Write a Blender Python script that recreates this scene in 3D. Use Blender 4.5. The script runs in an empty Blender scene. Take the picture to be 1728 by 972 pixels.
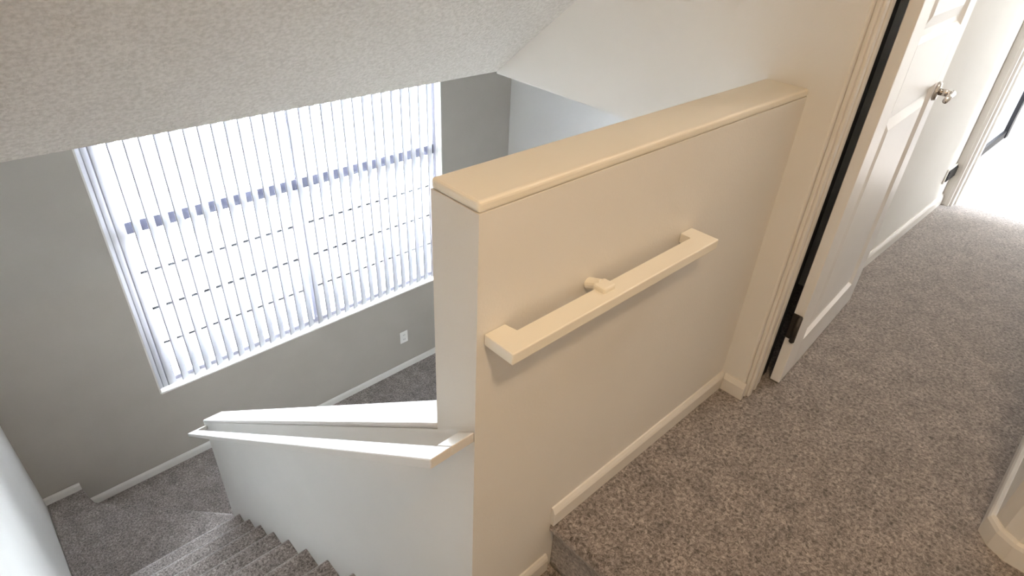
import bpy, bmesh, math, random
from mathutils import Vector, Matrix
random.seed(7)
SC = bpy.context.scene
COL = SC.collection

# ------------------------------------------------------------------ camera
R_ = Vector((0.731, -0.681, 0.047)); U_ = Vector((0.345, 0.428, 0.835)); F_ = Vector((0.589, 0.594, -0.548))
F_.normalize(); R_ = (R_ - F_ * R_.dot(F_)).normalized(); U_ = R_.cross(F_).normalized()
cam_d = bpy.data.cameras.new('camera'); cam = bpy.data.objects.new('camera', cam_d); COL.objects.link(cam)
cam_d.sensor_width = 36.0; cam_d.lens = 36.0 * 1030.5 / 1728.0; cam_d.clip_start = 0.02; cam_d.clip_end = 200
m = Matrix(((R_.x, U_.x, -F_.x, -0.5305), (R_.y, U_.y, -F_.y, -0.6122), (R_.z, U_.z, -F_.z, 1.3708), (0, 0, 0, 1)))
cam.matrix_world = m
SC.camera = cam

# ------------------------------------------------------------------ world, sun, exposure
SKY = 40.0
w = bpy.data.worlds.new('sky'); SC.world = w; w.use_nodes = True
bg = w.node_tree.nodes['Background']; bg.inputs[0].default_value = (0.90, 0.95, 1.0, 1); bg.inputs[1].default_value = SKY
sun_d = bpy.data.lights.new('sun', 'SUN'); sun_d.energy = 4.0; sun_d.angle = 0.01; sun_d.color = (1.0, 0.97, 0.92)
sun = bpy.data.objects.new('sun', sun_d); COL.objects.link(sun)
sun.rotation_euler = Vector((-0.10, 0.86, -0.43)).to_track_quat('-Z', 'Y').to_euler()
sun.location = (4, -6, 6)
vs = SC.view_settings
vs.view_transform = 'Standard'; vs.look = 'None'; vs.gamma = 1.0; vs.use_curve_mapping = False; vs.exposure = 0.75

def portal(loc, rot, sx, sy):
    l = bpy.data.lights.new('window_portal', 'AREA'); l.shape = 'RECTANGLE'; l.size = sx; l.size_y = sy
    l.cycles.is_portal = True
    o = bpy.data.objects.new('window_portal', l); COL.objects.link(o); o.location = loc; o.rotation_euler = rot
portal((1.22, 3.56, -0.66), (math.radians(-90), 0, 0), 2.6, 2.3)
portal((4.23, -3.14, 1.55), (math.radians(90), 0, 0), 1.05, 1.55)

# ------------------------------------------------------------------ materials
MAT = {}
def nmat(name, col, rough=0.6, spec=0.3):
    mt = bpy.data.materials.new(name); mt.use_nodes = True; MAT[name] = mt
    b = mt.node_tree.nodes['Principled BSDF']
    b.inputs['Base Color'].default_value = (*col, 1); b.inputs['Roughness'].default_value = rough
    b.inputs['Specular IOR Level'].default_value = spec
    return mt, mt.node_tree, b
def bump(nt, b, scale, strength, dist, detail=2.0, tex='noise'):
    tc = nt.nodes.new('ShaderNodeTexCoord')
    n = nt.nodes.new('ShaderNodeTexNoise' if tex == 'noise' else 'ShaderNodeTexVoronoi')
    n.inputs['Scale'].default_value = scale
    if tex == 'noise': n.inputs['Detail'].default_value = detail
    bp = nt.nodes.new('ShaderNodeBump'); bp.inputs['Strength'].default_value = strength; bp.inputs['Distance'].default_value = dist
    nt.links.new(tc.outputs['Object'], n.inputs['Vector'])
    nt.links.new(n.outputs[0], bp.inputs['Height']); nt.links.new(bp.outputs[0], b.inputs['Normal'])
    return tc, n
def mottled(name, c1, c2, scale, rough, bs, bstr, bdist, spec=0.3):
    mt, nt, b = nmat(name, c1, rough, spec)
    tc, n = bump(nt, b, bs, bstr, bdist)
    n2 = nt.nodes.new('ShaderNodeTexNoise'); n2.inputs['Scale'].default_value = scale; n2.inputs['Detail'].default_value = 3
    r = nt.nodes.new('ShaderNodeValToRGB'); r.color_ramp.elements[0].position = 0.35; r.color_ramp.elements[1].position = 0.65
    r.color_ramp.elements[0].color = (*c1, 1); r.color_ramp.elements[1].color = (*c2, 1)
    nt.links.new(tc.outputs['Object'], n2.inputs['Vector']); nt.links.new(n2.outputs[0], r.inputs[0]); nt.links.new(r.outputs[0], b.inputs['Base Color'])
    return mt
mottled('paint', (0.75, 0.735, 0.705), (0.77, 0.755, 0.725), 3.0, 0.55, 160, 0.25, 0.0015)
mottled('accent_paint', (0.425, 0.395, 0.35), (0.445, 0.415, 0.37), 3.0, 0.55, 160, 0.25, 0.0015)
mottled('popcorn', (0.60, 0.565, 0.52), (0.72, 0.685, 0.64), 95, 0.9, 120, 0.9, 0.006, 0.1)
mottled('trim', (0.74, 0.72, 0.685), (0.76, 0.74, 0.705), 4.0, 0.35, 60, 0.05, 0.001, 0.4)
mottled('rail_paint', (0.82, 0.785, 0.69), (0.84, 0.80, 0.71), 6.0, 0.4, 50, 0.08, 0.001, 0.4)
mottled('door_paint', (0.87, 0.87, 0.87), (0.885, 0.885, 0.885), 4.0, 0.3, 80, 0.04, 0.001, 0.5)
nmat('dark_bronze', (0.035, 0.028, 0.024), 0.45, 0.5)
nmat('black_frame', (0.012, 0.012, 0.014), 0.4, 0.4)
nmat('window_frame', (0.05, 0.05, 0.075), 0.45, 0.4)
nmat('window_sash', (0.42, 0.42, 0.50), 0.45, 0.4)
nmat('plate', (0.82, 0.81, 0.78), 0.4, 0.4)
nmat('dark_slot', (0.03, 0.03, 0.035), 0.6, 0.2)
mt, nt, b = nmat('nickel', (0.62, 0.58, 0.54), 0.25, 0.5); b.inputs['Metallic'].default_value = 1.0
nmat('frosted', (0.62, 0.66, 0.74), 0.25, 0.5)
mottled('render_wall', (0.42, 0.41, 0.40), (0.48, 0.47, 0.46), 6.0, 0.8, 90, 0.4, 0.004)
mottled('ground', (0.50, 0.48, 0.46), (0.58, 0.56, 0.53), 8.0, 0.9, 70, 0.4, 0.004)
nmat('gap_shadow', (0.006, 0.006, 0.007), 0.9, 0.0)
nmat('leaf', (0.30, 0.36, 0.27), 0.6, 0.3)
nmat('bark', (0.16, 0.12, 0.09), 0.8, 0.2)
mt, nt, b = nmat('lamp_glass', (0.9, 0.87, 0.8), 0.4, 0.3)
b.inputs['Emission Color'].default_value = (1.0, 0.78, 0.5, 1); b.inputs['Emission Strength'].default_value = 4.0
# carpet: twisted pile, light and dark tufts
mt, nt, b = nmat('carpet', (0.2, 0.17, 0.15), 0.95, 0.05)
tc = nt.nodes.new('ShaderNodeTexCoord')
n1 = nt.nodes.new('ShaderNodeTexNoise'); n1.inputs['Scale'].default_value = 95; n1.inputs['Detail'].default_value = 6.0; n1.inputs['Roughness'].default_value = 0.85; n1.inputs['Distortion'].default_value = 0.6
r1 = nt.nodes.new('ShaderNodeValToRGB')
r1.color_ramp.elements[0].position = 0.38; r1.color_ramp.elements[0].color = (0.045, 0.037, 0.034, 1)
r1.color_ramp.elements[1].position = 0.64; r1.color_ramp.elements[1].color = (0.52, 0.46, 0.43, 1)
e = r1.color_ramp.elements.new(0.5); e.color = (0.235, 0.202, 0.187, 1)
n3 = nt.nodes.new('ShaderNodeTexNoise'); n3.inputs['Scale'].default_value = 13; n3.inputs['Detail'].default_value = 4
r3 = nt.nodes.new('ShaderNodeMapRange'); r3.inputs[1].default_value = 0.3; r3.inputs[2].default_value = 0.7; r3.inputs[3].default_value = 0.76; r3.inputs[4].default_value = 1.2
mx = nt.nodes.new('ShaderNodeMix'); mx.data_type = 'RGBA'; mx.blend_type = 'MULTIPLY'; mx.inputs[0].default_value = 1.0
bp = nt.nodes.new('ShaderNodeBump'); bp.inputs['Strength'].default_value = 0.6; bp.inputs['Distance'].default_value = 0.004
L = nt.links.new
L(tc.outputs['Object'], n1.inputs['Vector']); L(tc.outputs['Object'], n3.inputs['Vector']); L(n1.outputs[0], r1.inputs[0]); L(n3.outputs[0], r3.inputs[0])
L(r1.outputs[0], mx.inputs[6]); L(r3.outputs[0], mx.inputs[7]); L(mx.outputs[2], b.inputs['Base Color'])
L(n1.outputs[0], bp.inputs['Height']); L(bp.outputs[0], b.inputs['Normal'])
b.inputs['Sheen Weight'].default_value = 0.7; b.inputs['Sheen Roughness'].default_value = 0.5
# translucent blind vinyl
mt = bpy.data.materials.new('blind_vinyl'); mt.use_nodes = True; MAT['blind_vinyl'] = mt; nt = mt.node_tree
b = nt.nodes['Principled BSDF']; b.inputs['Base Color'].default_value = (0.86, 0.86, 0.88, 1); b.inputs['Roughness'].default_value = 0.5
tr = nt.nodes.new('ShaderNodeBsdfTranslucent'); tr.inputs[0].default_value = (0.84, 0.84, 0.90, 1)
ms = nt.nodes.new('ShaderNodeMixShader'); ms.inputs[0].default_value = 0.2
L = nt.links.new
L(b.outputs[0], ms.inputs[1]); L(tr.outputs[0], ms.inputs[2]); L(ms.outputs[0], nt.nodes['Material Output'].inputs[0])
nmat('slat_edge_shade', (0.54, 0.54, 0.59), 0.5, 0.3)  # shading along each slat's left edge, put into an opaque darker colour
# thin window glass
mt = bpy.data.materials.new('glass'); mt.use_nodes = True; MAT['glass'] = mt; nt = mt.node_tree
tp = nt.nodes.new('ShaderNodeBsdfTransparent'); tp.inputs[0].default_value = (0.93, 0.95, 0.97, 1)
gl = nt.nodes.new('ShaderNodeBsdfGlossy'); gl.inputs['Roughness'].default_value = 0.02
fr = nt.nodes.new('ShaderNodeFresnel'); fr.inputs[0].default_value = 1.35
ms = nt.nodes.new('ShaderNodeMixShader'); L = nt.links.new
L(fr.outputs[0], ms.inputs[0]); L(tp.outputs[0], ms.inputs[1]); L(gl.outputs[0], ms.inputs[2]); L(ms.outputs[0], nt.nodes['Material Output'].inputs[0])

# ------------------------------------------------------------------ builders
def bm_box(bm, x0, x1, y0, y1, z0, z1, bev=0.0, seg=2):
    r = bmesh.ops.create_cube(bm, size=1.0)
    for v in r['verts']:
        v.co = Vector((x0 + (v.co.x + .5) * (x1 - x0), y0 + (v.co.y + .5) * (y1 - y0), z0 + (v.co.z + .5) * (z1 - z0)))
    if bev:
        es = list({e for v in r['verts'] for e in v.link_edges})
        bmesh.ops.bevel(bm, geom=es, offset=bev, segments=seg, profile=0.5, affect='EDGES')
def bm_prism(bm, poly, axis, a0, a1, bev=0.0, seg=2):
    """poly of 2D points extruded along axis: X -> (y,z), Y -> (x,z), Z -> (x,y)"""
    def P(p, a):
        return {'X': (a, p[0], p[1]), 'Y': (p[0], a, p[1]), 'Z': (p[0], p[1], a)}[axis]
    v0 = [bm.verts.new(P(p, a0)) for p in poly]; v1 = [bm.verts.new(P(p, a1)) for p in poly]
    n = len(poly); fs = [bm.faces.new(v0), bm.faces.new(list(reversed(v1)))]
    for i in range(n):
        fs.append(bm.faces.new((v0[i], v1[i], v1[(i + 1) % n], v0[(i + 1) % n])))
    if bev:
        es = list({e for f in fs for e in f.edges})
        bmesh.ops.bevel(bm, geom=es, offset=bev, segments=seg, profile=0.5, affect='EDGES')
def bm_cyl(bm, p, q, r0, r1=None, n=16):
    p = Vector(p); q = Vector(q); r1 = r0 if r1 is None else r1
    d = (q - p).normalized(); a = d.orthogonal().normalized(); c = d.cross(a)
    A = []; B = []
    for i in range(n):
        t = 2 * math.pi * i / n; o = a * math.cos(t) + c * math.sin(t)
        A.append(bm.verts.new(p + o * r0)); B.append(bm.verts.new(q + o * r1))
    bm.faces.new(list(reversed(A))); bm.faces.new(B)
    for i in range(n): bm.faces.new((A[i], A[(i + 1) % n], B[(i + 1) % n], B[i]))
def obj(name, bm, mat, parent=None, smooth=False):
    bmesh.ops.recalc_face_normals(bm, faces=bm.faces)
    me = bpy.data.meshes.new(name)
    base = Vector((0, 0, 0)); q = parent
    while q is not None: base += q.location; q = q.parent
    if base.length: bmesh.ops.translate(bm, verts=bm.verts, vec=-base)
    bm.to_mesh(me); bm.free(); me.materials.append(MAT[mat])
    if smooth:
        for p in me.polygons: p.use_smooth = True
    o = bpy.data.objects.new(name, me); COL.objects.link(o)
    if parent is not None: o.parent = parent
    return o
def box(name, mat, *c, parent=None, bev=0.0, seg=2):
    bm = bmesh.new(); bm_box(bm, *c, bev=bev, seg=seg); return obj(name, bm, mat, parent)
def prism(name, mat, poly, axis, a0, a1, parent=None, bev=0.0, seg=2):
    bm = bmesh.new(); bm_prism(bm, poly, axis, a0, a1, bev, seg); return obj(name, bm, mat, parent)
def struct(o, label=None, cat=None):
    o['kind'] = 'structure'
    if label: o['label'] = label
    if cat: o['category'] = cat
    return o
def empty(name, loc):
    o = bpy.data.objects.new(name, None); COL.objects.link(o); o.location = loc; o.empty_display_size = 0.05
    return o
def tag(o, label, cat, group=None):
    o['label'] = label; o['category'] = cat
    if group: o['group'] = group
    return o

# ------------------------------------------------------------------ dimensions
R = 0.19                       # riser
H = 0.986; T = 0.118           # guard wall
XL = 1.083; XS = 0.262         # wall at the guard's end, edge of the upper floor
YW = 3.375; XR = 3.27; XW = -0.909
ZLOW = -14 * R
ZC = 0.780; YC = 1.167; SL = 0.81   # ceiling edge over the stairwell, ceiling slope
YS = -0.78                     # far side wall of hall
WX0, WX1, WZ0, WZ1 = -0.053, 2.491, -1.781, 0.45
PY = 2.49; PZ0 = 0.448; PZ1 = -1.390; PT = 0.114

# ------------------------------------------------------------------ shell: floors
struct(prism('floor', 'carpet', [(XS + .03, -2.0), (XS + .03, 0), (XL, 0), (XL, .5), (2.0, .5), (2.0, 0), (3.56, 0), (3.56, YS - .1), (1.18, YS - .1), (1.18, -2.0)], 'Z', -0.28, 0.0),
       'brown grey pile carpet of the upper hall', 'floor')
struct(box('floor', 'carpet', 3.56, 5.45, -3.0, 0.08, -0.28, 0.0), 'sunlit carpet of the bedroom at the end of the hall', 'floor')
struct(box('floor', 'carpet', XW, XR, -2.0, YW, ZLOW - .1, ZLOW), 'carpet of the lower room below the big window', 'floor')

# ------------------------------------------------------------------ shell: ceilings
ytop = YC - (2.44 - ZC) / SL
struct(prism('ceiling_sloped', 'popcorn', [(YC, ZC), (YC + .25, ZC + .02), (YC + .25, 2.6), (-2.1, 2.6), (-2.1, 2.44), (ytop, 2.44)], 'X', XW - .1, XL + .002),
       'textured ceiling sloping down over the stairs', 'ceiling')
struct(box('ceiling_lower', 'popcorn', XW - .1, XR + .1, YC + .05, YW + .15, ZC + .003, ZC + .12), 'flat ceiling of the lower room', 'ceiling')
struct(box('ceiling_lower', 'popcorn', XL + .05, XR + .1, 0.5, YC + .05, ZC + .003, ZC + .12), 'flat ceiling beside the stairwell', 'ceiling')
struct(box('ceiling_hall', 'popcorn', XL + .002, 5.6, -3.15, 0.62, 2.44, 2.56), 'flat ceiling of the upper hall', 'ceiling')

# ------------------------------------------------------------------ shell: walls
struct(box('wall_left', 'paint', XW - .1, XW, -2.1, YW + .1, ZLOW - .1, 2.5), 'white side wall along the left of the stairs', 'wall')
struct(box('wall_back', 'paint', XW, 1.17, -2.1, -2.0, ZLOW - .1, 2.5), 'wall behind the landing', 'wall')
struct(box('wall_under', 'paint', XL, XL + .1, -2.0, 0.0, ZLOW - .1, -.28), 'wall under the hall floor', 'wall')
# window wall with its opening
bm = bmesh.new()
bm_box(bm, XW, WX0, YW, YW + .16, ZLOW - .1, ZC + .003); bm_box(bm, WX1, XR + .1, YW, YW + .16, ZLOW - .1, ZC + .003)
bm_box(bm, WX0, WX1, YW, YW + .16, ZLOW - .1, WZ0); bm_box(bm, WX0, WX1, YW, YW + .16, WZ1, ZC + .003)
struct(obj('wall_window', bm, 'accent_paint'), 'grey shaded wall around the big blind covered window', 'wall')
struct(box('wall_right', 'paint', XR, XR + .1, 0.5, YW, ZLOW - .1, ZC + .003), 'pale wall beyond the half wall, right of the window', 'wall')
struct(box('wall_lower', 'paint', XL + .1, XR, 0.5, 0.6, ZLOW - .1, ZC + .003), 'wall of the lower room under the closet', 'wall')
# wall at the end of the guard wall: down to the floor beside the closet, hanging over the lower room beyond it
def slope_z(y): return ZC + (YC - y) * SL
zt = 2.5
struct(prism('wall_end', 'paint', [(-.08, -.28), (T, -.28), (T, ZLOW), (.5, ZLOW), (.5, ZC - .008), (YC, ZC - .008), (YC, slope_z(YC) + .3), (-.08, zt)], 'X', XL, XL + .1, bev=.006),
       'tall beige wall where the half wall ends', 'wall')
# closet bay with the door opening
DX0, DX1, DZ = 1.200, 1.985, 2.03
bm = bmesh.new()
bm_box(bm, XL + .1, DX0, -.08, 0.0, -.28, 2.44); bm_box(bm, DX1, 2.0, -.07, 0.0, -.28, 2.44); bm_box(bm, DX0, DX1, -.08, 0.0, DZ, 2.44)
bm_box(bm, 1.93, 2.0, 0.0, .5, -.28, 2.44); bm_box(bm, XL + .1, 2.0, .5, .6, ZC + .003, 2.44)
struct(obj('wall_closet', bm, 'paint'), 'wall around the panelled closet door', 'wall')
struct(box('wall_hall', 'paint', 2.0, 3.43, 0.0, .1, -.28, 2.44), 'cream wall of the hall beyond the panelled door', 'wall')
bm = bmesh.new()
bm_prism(bm, [(1.16, YS), (5.4, YS), (5.4, YS - .12), (1.19, YS - .12), (1.19, -2.0), (1.07, -2.0), (1.07, YS - .06), (1.085, YS - .025), (1.115, YS)], 'Z', -.28, 2.44)
for v in bm.verts:
    if v.co.x > 3.5: v.co.x = 3.43
struct(obj('wall_front', bm, 'paint'), 'rounded wall corner at the lower right of the hall', 'wall')
# cross wall with the bedroom doorway
bm = bmesh.new()
bm_box(bm, 3.43, 3.56, -.045, .1, -.28, 2.44); bm_box(bm, 3.43, 3.56, -3.0, -.745, -.28, 2.44); bm_box(bm, 3.43, 3.56, -.745, -.045, 2.03, 2.44)
struct(obj('wall_bedroom_door', bm, 'paint'), 'wall with the bright bedroom doorway', 'wall')
bm = bmesh.new()
bm_box(bm, 3.56, 5.55, .10, .2, -.28, 2.44)
struct(obj('wall_bedroom_back', bm, 'paint'), 'bedroom wall behind the black framed closet door', 'wall')
struct(box('wall_bedroom_side', 'paint', 5.45, 5.55, -3.0, .10, -.28, 2.44), 'cream far wall of the bedroom', 'wall')
bm = bmesh.new()
bm_box(bm, 3.43, 3.72, -3.1, -3.0, -.28, 2.44); bm_box(bm, 4.75, 5.55, -3.1, -3.0, -.28, 2.44)
bm_box(bm, 3.72, 4.75, -3.1, -3.0, -.28, .8); bm_box(bm, 3.72, 4.75, -3.1, -3.0, 2.3, 2.44)
struct(obj('wall_bedroom_window', bm, 'paint'), 'bedroom wall with the sunny window opening', 'wall')

# guard wall (horizontal top) and stair pony wall (sloping top)
gw = struct(prism('wall_guard', 'paint', [(0, ZLOW), (T, ZLOW), (T, H - .02), (0, H - .02)], 'X', 0.0, XL), 'beige half wall with a flat top between hall and stairwell', 'half wall')
bm = bmesh.new(); bm_box(bm, 0, XL, 0, T, H - .02, H, bev=.006, seg=3)
obj('cap', bm, 'rail_paint', gw)['label'] = 'cream painted flat top of the half wall'
def pz(y): return PZ0 + (y - T) * (PZ1 - PZ0) / (PY - T)
pw = struct(prism('wall_pony', 'paint', [(T, ZLOW), (PY, ZLOW), (PY, PZ1 - .02), (T, PZ0 - .02)], 'X', 0.0, PT), 'low stair wall with a sloping top descending to the window', 'half wall')
bm = bmesh.new(); bm_prism(bm, [(T, PZ0 - .02), (PY + .002, PZ1 - .0205), (PY + .002, PZ1), (T, PZ0)], 'X', -.0015, PT + .0015, bev=.006)
obj('cap', bm, 'trim', pw)['label'] = 'white sloping top of the low stair wall'

# ------------------------------------------------------------------ stairs
def nose_profile(yb, yn, z, zb, r=.022, over=.022):
    p = [(yb, zb), (yb, z)]
    for i in range(7):
        a = math.pi / 2 - math.pi * i / 6 * .93
        p.append((yn - r + math.cos(a) * r, z - r + math.sin(a) * r))
    p += [(yn - over, z - 2 * r - .004), (yn - over, zb)]
    return p
stair = tag(empty('staircase', (XW / 2, 2.3, ZLOW)), 'carpeted stairs going down between the white wall and the low stair wall', 'staircase')
yk = lambda k: 2.299 - .2331 * (11 - k)
zk = lambda k: -R * k + (.02 if k > 1 else 0)
for k in range(2, 12):
    prism('step', 'carpet', nose_profile(yk(k - 1) - .03, yk(k), zk(k), zk(k) - .24), 'X', XW + .001, -.001, parent=stair)
# top landing one step below the hall, with the nosing of the hall floor
prism('landing', 'carpet', nose_profile(-1.998, yk(1), -R, -R - .22), 'X', XW + .001, 0.0, parent=stair)['label'] = 'small landing one step below the hall'
box('landing', 'carpet', 0.0, XS + .015, -1.998, -.001, -R - .2, -R + .0005, parent=stair)
bm = bmesh.new()
bm_prism(bm, [(-p[0], p[1]) for p in nose_profile(-(XS + .03), -XS, 0.0, -R - .02)], 'Y', -1.998, -.001)
obj('step', bm, 'carpet', stair)
# winder treads at the bottom
prism('winder', 'carpet', [(XW + .001, 2.25), (-.001, 2.25), (-.001, 2.50), (-.676, 3.178), (-.693, YW - .001), (XW + .001, YW - .001)], 'Z', -12 * R - .19, -12 * R, parent=stair, bev=.014)
prism('winder', 'carpet', [(XW + .01, PY + .002), (.45, PY + .002), (.45, YW - .001), (XW + .01, YW - .001)], 'Z', -13 * R - .19, -13 * R, parent=stair, bev=.014)

# ------------------------------------------------------------------ baseboards
def baseboard(name, p, q, z, nrm, label, h=.082, t=.013):
    """board from p to q (xy) standing on z, growing along nrm"""
    p = Vector(p); q = Vector(q); nv = Vector(nrm)
    prof = [(0, 0), (t, 0), (t, h * .72), (t * .75, h * .86), (t * .35, h), (0, h)]
    bm = bmesh.new(); rings = []
    for a in (p, q):
        rings.append([bm.verts.new((a.x + nv.x * u, a.y + nv.y * u, z + v)) for u, v in prof])
    bm.faces.new(rings[0]); bm.faces.new(list(reversed(rings[1])))
    n = len(prof)
    for i in range(n): bm.faces.new((rings[0][i], rings[1][i], rings[1][(i + 1) % n], rings[0][(i + 1) % n]))
    return struct(obj(name, bm, 'trim'), label, 'baseboard')
baseboard('baseboard_guard', (XS, 0), (XL, 0), 0.0, (0, -1), 'white baseboard along the half wall on the hall carpet', h=.062)
baseboard('baseboard_guard', (0, 0), (XS - .002, 0), -R, (0, -1), 'short baseboard one step below the hall', h=.062)
baseboard('baseboard_end', (XL, -.09), (XL, -.014), 0.0, (-1, 0), 'short baseboard piece beside the door casing', h=.062)
baseboard('baseboard_window', (.45, YW), (XR, YW), ZLOW, (0, -1), 'baseboard of the lower room below the window', h=.066)
baseboard('baseboard_window', (-.69, YW), (.45, YW), -13 * R, (0, -1), 'baseboard along the lower winder step', h=.066)
baseboard('baseboard_window', (XW, YW), (-.697, YW), -12 * R, (0, -1), 'short baseboard on the upper winder in the corner', h=.06)
baseboard('baseboard_right', (XR, .6), (XR, YW - .014), ZLOW, (-1, 0), 'baseboard of the pale right wall')
baseboard('baseboard_hall', (2.0, 0), (3.415, 0), 0.0, (0, -1), 'white baseboard of the hall wall beyond the door', h=.062)
baseboard('baseboard_bedroom', (5.45, -3), (5.45, .08), 0.0, (-1, 0), 'baseboard of the bedroom far wall')
# baseboard wrapping the rounded corner
path = [Vector(p) for p in [(3.40, YS), (1.115, YS), (1.085, YS - .025), (1.07, YS - .06), (1.07, -2.0)]]
offs = [Vector((0, 1)), Vector((-.3, .95)).normalized(), Vector((-.75, .66)).normalized(), Vector((-.95, .3)).normalized(), Vector((-1, 0))]
bm = bmesh.new(); rings = []
for p, o in zip(path, offs):
    rings.append([bm.verts.new((p.x + o.x * u, p.y + o.y * u, v)) for u, v in [(0, 0), (.014, 0), (.014, .054), (.010, .064), (.004, .070), (0, .070)]])
bm.faces.new(rings[0]); bm.faces.new(list(reversed(rings[-1])))
for a, b_ in zip(rings, rings[1:]):
    for i in range(6): bm.faces.new((a[i], b_[i], b_[(i + 1) % 6], a[(i + 1) % 6]))
struct(obj('baseboard_front', bm, 'trim'), 'baseboard wrapping the rounded corner at the lower right', 'baseboard')

# ------------------------------------------------------------------ panelled closet door
def casing(name, x0, x1, y, z1, label):
    bm = bmesh.new(); wd = x1 - x0
    bm_box(bm, x0, x1, y - .012, y, 0, z1, bev=.003)
    bm_box(bm, x0 + wd * .08, x0 + wd * .34, y - .021, y - .010, 0, z1, bev=.005)
    bm_box(bm, x0 + wd * .62, x0 + wd * .80, y - .017, y - .010, 0, z1, bev=.004)
    return struct(obj(name, bm, 'trim'), label, 'trim')
casing('trim_1', XL + .012, 1.180, -.08, 2.03 + .09, 'moulded casing left of the panelled door')
bm = bmesh.new(); bm_box(bm, 1.180, 1.2005, -.088, .02, 0, 2.03)
struct(obj('trim_2', bm, 'trim'), 'jamb beside the dark gap of the panelled door', 'trim')
struct(box('trim_2', 'black_frame', 1.2005, 1.262, -.079, -.072, 0.005, 2.03), 'black strip painting the shade inside the hinge gap of the panelled door', 'trim')  # flat black in place of the unlit closet behind the gap
dr = struct(empty('door_1', (1.241, -.136, 0.008)), 'white panelled closet door standing slightly off its frame', 'door')
ang = math.atan2(.054, .734)
DW, DH, DT = .735, 2.02, .032
def leaf(name, mat, *c, bev=0.0, parent=dr, seg=2):
    bm = bmesh.new(); bm_box(bm, *c, bev=bev, seg=seg)
    bmesh.ops.transform(bm, verts=bm.verts, matrix=Matrix.Translation((1.241, -.136, .008)) @ Matrix.Rotation(ang, 4, 'Z'))
    return obj(name, bm, mat, parent)
st = .115
PN = [(.125, .900), (1.075, 1.90)]
leaf('stile', 'door_paint', 0, st, 0, DT, 0, DH, bev=.002); leaf('stile', 'door_paint', DW - st, DW, 0, DT, 0, DH, bev=.002)
leaf('rail', 'door_paint', st, DW - st, 0, DT, 0, PN[0][0]); leaf('rail', 'door_paint', st, DW - st, 0, DT, PN[0][1], PN[1][0]); leaf('rail', 'door_paint', st, DW - st, 0, DT, PN[1][1], DH)
for z0, z1 in PN:
    bm = bmesh.new()
    # sunk panel with a sloping moulding and a raised field
    xs0, xs1 = st, DW - st
    def ring(i, y): return [bm.verts.new((a, y, c)) for a, c in ((xs0 + i, z0 + i), (xs1 - i, z0 + i), (xs1 - i, z1 - i), (xs0 + i, z1 - i))]
    rs = [ring(0, .0005), ring(.012, .011), ring(.030, .011), ring(.062, .003)]
    for a, b_ in zip(rs, rs[1:]):
        for i in range(4): bm.faces.new((a[i], a[(i + 1) % 4], b_[(i + 1) % 4], b_[i]))
    bm.faces.new(rs[-1])
    bk = ring(0, DT - .006); bm.faces.new(bk)
    for i in range(4): bm.faces.new((rs[0][i], rs[0][(i + 1) % 4], bk[(i + 1) % 4], bk[i]))
    bmesh.ops.transform(bm, verts=bm.verts, matrix=Matrix.Translation((1.241, -.136, .008)) @ Matrix.Rotation(ang, 4, 'Z'))
    obj('panel', bm, 'door_paint', dr)
for hz in (.19, 1.24, 1.80):
    bm = bmesh.new()
    bm_box(bm, 1.2345, 1.2405, -.134, -.104, hz, hz + .095, bev=.0025)
    bm_cyl(bm, (1.2275, -.130, hz), (1.2275, -.130, hz + .095), .0085)
    bm_cyl(bm, (1.2275, -.130, hz - .004), (1.2275, -.130, hz + .099), .005)
    obj('hinge', bm, 'dark_bronze', dr, True)['label'] = 'dark bronze hinge'
hb = Matrix.Translation((1.241, -.136, .008)) @ Matrix.Rotation(ang, 4, 'Z')
def hp(u, v, z): return tuple(hb @ Vector((u, v, z)))
HX, HZ = DW - .06, .865
bm = bmesh.new(); bm_cyl(bm, hp(HX, 0, HZ), hp(HX, -.010, HZ), .031, .028, 24); bm_cyl(bm, hp(HX, -.010, HZ), hp(HX, -.045, HZ), .011, .011, 16)
hd = obj('handle', bm, 'nickel', dr, True); hd['label'] = 'satin nickel lever handle'
bm = bmesh.new(); bm_cyl(bm, hp(HX + .012, -.047, HZ), hp(HX - .10, -.050, HZ - .004), .011, .008, 12)
obj('lever', bm, 'nickel', hd, True)

# ------------------------------------------------------------------ hall end: vent, casings, bedroom mirror door
v = tag(empty('wall_vent', (3.33, 0, .165)), 'small dark vent low on the hall wall beside the bedroom doorway', 'vent')
box('frame', 'plate', 3.245, 3.425, -.008, -.0005, .160, .240, parent=v, bev=.002)
box('grille', 'dark_slot', 3.256, 3.416, -.011, -.007, .170, .230, parent=v)
for i in range(5): box('slat', 'black_frame', 3.258, 3.414, -.015, -.010, .174 + i * .011, .179 + i * .011, parent=v)
bm = bmesh.new(); bm_box(bm, 3.408, 3.43, -.050, .0, .0, 2.10, bev=.003); bm_box(bm, 3.402, 3.41, -.050, -.032, .0, 2.10, bev=.003)
struct(obj('trim_3', bm, 'trim'), 'bright white casing left of the bedroom doorway', 'trim')
bm = bmesh.new(); bm_box(bm, 3.42, 3.565, -.062, -.045, 0, 2.03); bm_box(bm, 3.47, 3.50, -.072, -.060, 0, 2.03)
struct(obj('trim_4', bm, 'trim'), 'white jamb of the bedroom doorway', 'trim')
bm = bmesh.new(); bm_box(bm, 3.42, 3.565, -.745, -.728, 0, 2.03); bm_box(bm, 3.408, 3.43, -.778, -.735, 0, 2.1)
struct(obj('trim_5', bm, 'trim'), 'casing right of the bedroom doorway', 'trim')
cd = struct(empty('door_2', (4.7, .08, 0)), 'pale sliding closet door with a black frame in the bedroom', 'door')
box('panel', 'frosted', 4.22, 5.14, .082, .095, .05, 2.0, parent=cd)
box('bottom_rail', 'black_frame', 4.20, 5.17, .062, .098, .005, .055, parent=cd)
box('top_rail', 'black_frame', 4.20, 5.17, .062, .098, 2.0, 2.05, parent=cd)
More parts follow.
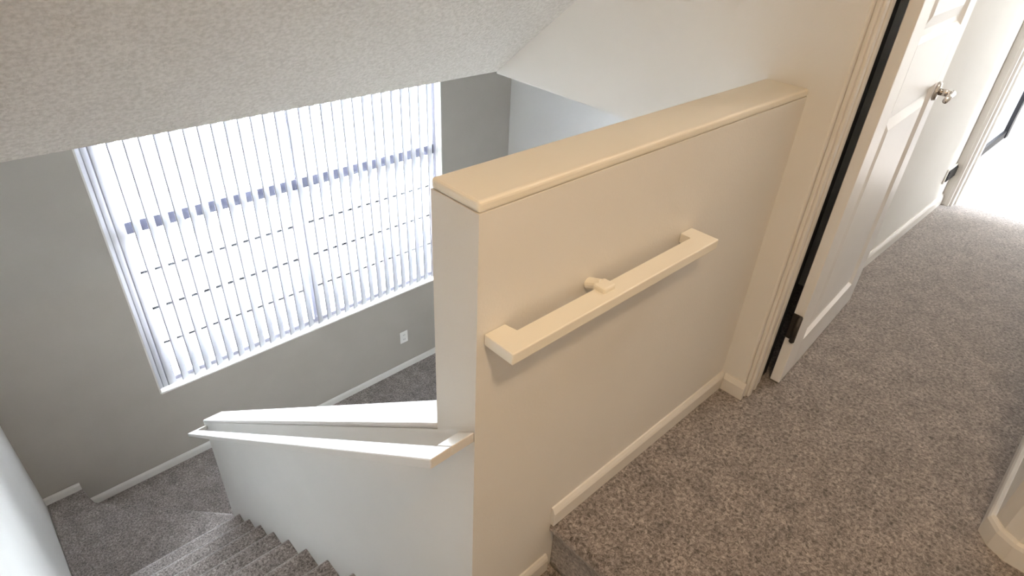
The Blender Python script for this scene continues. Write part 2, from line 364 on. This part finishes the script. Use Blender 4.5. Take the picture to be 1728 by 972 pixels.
box('stile', 'black_frame', 5.12, 5.20, .055, .098, .005, 2.05, parent=cd); box('stile', 'black_frame', 4.19, 4.225, .062, .098, .005, 2.05, parent=cd)

# ------------------------------------------------------------------ handrails
def rail_thing(label, base): return tag(empty('handrail', base), label, 'handrail')
h1 = rail_thing('short level cream handrail with returned ends on the half wall', (.33, 0, .70))
Z1 = .738
bm = bmesh.new()
bm_prism(bm, [(.016, -.0005), (.016, -.072), (.645, -.072), (.645, -.0005), (.600, -.0005), (.600, -.031), (.064, -.031), (.064, -.0005)], 'Z', Z1 - .024, Z1, bev=.0025)
obj('rail', bm, 'rail_paint', h1)
def bracket(parent, pos, nrm, drop, top):
    """wall plate plus a curved arm reaching the underside of the rail"""
    p = Vector(pos); nv = Vector(nrm)
    bm = bmesh.new(); bm_cyl(bm, p + nv * .0005, p + nv * .006, .017, .015, 20)
    pts = [p + nv * .004 + Vector((0, 0, 0)), p + nv * .030 + Vector((0, 0, .002)), p + nv * .046 + Vector((0, 0, .012)), p + nv * .050 + Vector((0, 0, top))]
    for a, c in zip(pts, pts[1:]): bm_cyl(bm, a, c, .007, .007, 10)
    return obj('bracket', bm, 'rail_paint', parent, True)
bracket(h1, (.290, 0, .690), (0, -1, 0), 0, .026)
bm = bmesh.new(); bm_box(bm, .270, .305, -.052, -.022, Z1 - .006, Z1 + .010, bev=.004); bm_cyl(bm, (.288, -.03, Z1 + .004), (.284, -.0005, Z1 - .006), .011, .013, 14)
obj('bracket_saddle', bm, 'rail_paint', h1)
h2 = rail_thing('long white handrail sloping down the low stair wall', (0, 1.2, -.42))
RS = (-1.43 - .502) / (2.47 - .0)
def rz(y): return .515 + RS * y
xi, xo = -.056, -.103
bm = bmesh.new()
# sloped bar with level width, returns to the wall at both ends
def sbar(x0, x1, y0, y1, t=.026):
    vs_ = []
    for y in (y0, y1):
        for x in (x0, x1):
            for dz in (-t, 0): vs_.append(bm.verts.new((x, y, rz(y) + dz)))
    a = vs_
    for f in ((0, 1, 3, 2), (4, 6, 7, 5), (0, 4, 5, 1), (2, 3, 7, 6), (1, 5, 7, 3), (0, 2, 6, 4)): bm.faces.new([a[i] for i in f])
sbar(xo, xi, .0, 2.47); sbar(xi, -.001, .0, .047); sbar(xi, -.001, 2.42, 2.47)
bmesh.ops.bevel(bm, geom=list(bm.edges), offset=.002, segments=1, affect='EDGES')
obj('rail', bm, 'trim', h2)
for y in (.55, 1.35, 2.05):
    bracket(h2, (0, y, rz(y) - .075), (-1, 0, 0), 0, .052)

# ------------------------------------------------------------------ window
win = struct(empty('window_1', (1.22, YW + .1, WZ0)), 'large window behind vertical blinds', 'window')
GY = YW + .105
def wb(name, mat, x0, x1, z0, z1, y0=GY - .022, y1=GY + .022, bev=.002): return box(name, mat, x0, x1, y0, y1, z0, z1, parent=win, bev=bev)
wb('frame', 'window_sash', WX0, WX0 + .035, WZ0, WZ1); wb('frame', 'window_sash', WX1 - .035, WX1, WZ0, WZ1)
wb('frame', 'window_sash', WX0, WX1, WZ0, WZ0 + .04); wb('frame', 'window_sash', WX0, WX1, WZ1 - .04, WZ1)
wb('meeting_rail', 'window_frame', WX0 + .03, WX1 - .03, -.565, -.485, GY - .03, GY + .03)
wb('mullion', 'window_sash', 1.195, 1.255, WZ0 + .03, -.56); wb('mullion', 'window_frame', 1.215, 1.235, -.49, WZ1 - .03)
for a, c in ((WX0 + .03, 1.20), (1.25, WX1 - .03)):
    wb('pane', 'glass', a, c, WZ0 + .035, -.56, GY - .003, GY + .003, 0); wb('pane', 'glass', a, c, -.49, WZ1 - .035, GY - .003, GY + .003, 0)
wb('liner', 'trim', WX1 - .006, WX1 + .004, WZ0, WZ1, YW - .001, GY - .022, 0); wb('liner', 'trim', WX0 - .004, WX0 + .006, WZ0, WZ1, YW - .001, GY - .022, 0)
wb('sill', 'trim', WX0 - .0, WX1 + .0, WZ0 - .0, WZ0 + .012, YW - .012, GY - .022, .003)

# ------------------------------------------------------------------ vertical blinds
bl = tag(empty('vertical_blind', (1.22, YW + .03, WZ0 + .03)), 'white vertical blind with narrow slats hanging over the big window', 'blind')
box('headrail', 'trim', WX0 + .01, WX1 - .01, YW + .005, YW + .055, WZ1 - .045, WZ1 - .002, parent=bl, bev=.003)
def slat_bm(wd=.062, phi=math.radians(24), z0=WZ0 + .028, z1=WZ1 - .05):
    bm = bmesh.new(); n = 8; t = .0016; cols = []
    for i in range(n + 1):
        u = (i / n - .5) * wd; s = .007 * (1 - (2 * i / n - 1) ** 2)
        x = u * math.cos(phi) + s * math.sin(phi); y = u * math.sin(phi) - s * math.cos(phi)
        cols.append([bm.verts.new((x, y, z)) for z in (z0, z1)] + [bm.verts.new((x, y + t, z)) for z in (z0, z1)])
    for a, c in zip(cols, cols[1:]):
        bm.faces.new((a[0], c[0], c[1], a[1])); bm.faces.new((a[2], a[3], c[3], c[2])); bm.faces.new((a[1], c[1], c[3], a[3])); bm.faces.new((a[0], a[2], c[2], c[0]))
    for c in (cols[0], cols[-1]): bm.faces.new((c[0], c[1], c[3], c[2]))
    return bm
bm = slat_bm(); bmesh.ops.recalc_face_normals(bm, faces=bm.faces)
sme = bpy.data.meshes.new('slat'); bm.to_mesh(sme); bm.free(); sme.materials.append(MAT['blind_vinyl']); sme.materials.append(MAT['slat_edge_shade'])
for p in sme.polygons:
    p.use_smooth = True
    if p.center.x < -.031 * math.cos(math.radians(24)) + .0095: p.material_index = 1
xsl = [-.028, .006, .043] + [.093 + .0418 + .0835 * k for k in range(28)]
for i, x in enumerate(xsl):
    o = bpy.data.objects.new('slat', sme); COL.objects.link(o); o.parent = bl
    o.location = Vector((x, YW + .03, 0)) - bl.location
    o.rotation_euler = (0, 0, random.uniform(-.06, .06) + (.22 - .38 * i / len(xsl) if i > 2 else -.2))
bm = bmesh.new()
bm_cyl(bm, (2.455, YW + .02, WZ0 + .25), (2.455, YW + .02, WZ1 - .05), .0035, n=8)
obj('wand', bm, 'trim', bl)

# ------------------------------------------------------------------ wall outlet
ot = tag(empty('wall_outlet', (2.0, YW, -2.34)), 'white outlet plate on the wall below the window', 'outlet')
box('plate', 'plate', 1.958, 2.042, YW - .006, YW - .0005, -2.345, -2.215, parent=ot, bev=.002)
for zc in (-2.305, -2.255):
    s = box('socket', 'plate', 1.982, 2.018, YW - .0085, YW - .005, zc - .016, zc + .016, parent=ot, bev=.002)
    for dx in (-.007, .007): box('slot', 'dark_slot', 2.0 + dx - .0015, 2.0 + dx + .0015, YW - .0092, YW - .008, zc - .005, zc + .007, parent=s)

# ------------------------------------------------------------------ outside
struct(box('ground', 'ground', -12, 14, YW + .16, 16, ZLOW - .2, ZLOW - .05), 'pale concrete ground outside the window', 'ground')
FY = 4.55; sc = (FY + .612) / (GY + .612)
def fz(z): return 1.371 + (z - 1.371) * sc
fz_l = [fz(z) for z in (-.872, -1.162, -1.457, -1.752)]
fe = tag(empty('garden_wall', (2, FY, ZLOW - .05)), 'pale garden wall of long horizontal boards outside the window', 'fence')
tops = fz_l + [fz_l[-1] - .365]
box('coping', 'render_wall', -4.0, 8.0, FY - .01, FY + .08, tops[0] + .024, tops[0] + .075, parent=fe, bev=.004)
for a, c in zip(tops, tops[1:]):
    box('plank', 'render_wall', -4.0, 8.0, FY, FY + .05, max(c + .024, ZLOW - .05), a - .024, parent=fe, bev=.004)
box('backing', 'gap_shadow', -4.0, 8.0, FY + .045, FY + .07, ZLOW - .05, tops[0] + .024, parent=fe)
for x in (-2.0, .2, 2.4, 4.6): box('post', 'render_wall', x - .04, x + .04, FY + .071, FY + .15, ZLOW - .05, tops[0] - .02, parent=fe, bev=.004)
def shrub(x, y, h, rx, n, label):
    e_ = tag(empty('shrub', (x, y, ZLOW - .05)), label, 'shrub', 'shrubs behind the garden wall')
    bm = bmesh.new()
    for i in range(7):
        a = random.uniform(0, 6.28); bm_cyl(bm, (x, y, ZLOW - .05), (x + math.cos(a) * rx * .5, y + math.sin(a) * .2, ZLOW + h * random.uniform(.5, .8)), .018, .006, 6)
    obj('stem', bm, 'bark', e_)
    bm = bmesh.new()
    for i in range(n):
        a = random.uniform(0, 6.28); rr = math.sqrt(random.random()); zz = random.uniform(.25, 1)
        c = Vector((x + math.cos(a) * rr * rx, y + math.sin(a) * rr * .35, ZLOW + h * zz))
        d = Vector((random.gauss(0, 1), random.gauss(0, 1), random.gauss(0, .6))).normalized(); s = d.orthogonal().normalized(); l = random.uniform(.04, .08)
        q = [c, c + d * l * .5 + s * l * .25, c + d * l, c + d * l * .5 - s * l * .25]
        bm.faces.new([bm.verts.new(p) for p in q])
    f = obj('foliage', bm, 'leaf', e_); f['kind'] = 'stuff'
shrub(2.3, 5.25, 2.05, .75, 900, 'leafy shrub behind the garden wall, right of the window mullion')
shrub(3.9, 5.30, 1.9, .7, 800, 'leafy shrub behind the garden wall at the far right')
shrub(1.0, 5.35, 2.3, .5, 700, 'slim leafy shrub behind the garden wall near the window mullion')

# ------------------------------------------------------------------ ceiling lamp and added hall fill lamp (above the frame)
def lamp(LP, label, energy, color, r=.13):
    lm = tag(empty('ceiling_lamp', LP), label, 'lamp')
    bm = bmesh.new(); bm_cyl(bm, LP + Vector((0, 0, -.03)), LP + Vector((0, .0, .02)), r + .02, r + .02, 32); obj('base', bm, 'plate', lm)
    bm = bmesh.new(); bmesh.ops.create_uvsphere(bm, u_segments=24, v_segments=12, radius=r)
    for v_ in bm.verts: v_.co = Vector((v_.co.x, v_.co.y, v_.co.z * .45)) + LP + Vector((0, 0, -.03))
    obj('shade', bm, 'lamp_glass', lm, True)
    ld = bpy.data.lights.new('lamp_light', 'AREA'); ld.shape = 'DISK'; ld.size = r * 1.85; ld.energy = energy; ld.color = color
    lo = bpy.data.objects.new('lamp_light', ld); COL.objects.link(lo); lo.parent = lm; lo.location = (0, 0, -.10)
lamp(Vector((-.38, -1.02, 2.418)), 'round glass ceiling lamp above the stair landing', 11.5, (1.0, .71, .425))
lamp(Vector((1.9, -.42, 2.418)), 'added fill lamp on the hall ceiling beside the panelled door', 5.0, (1.0, .92, .84))  # unseen lamp, added to brighten the hall and the door
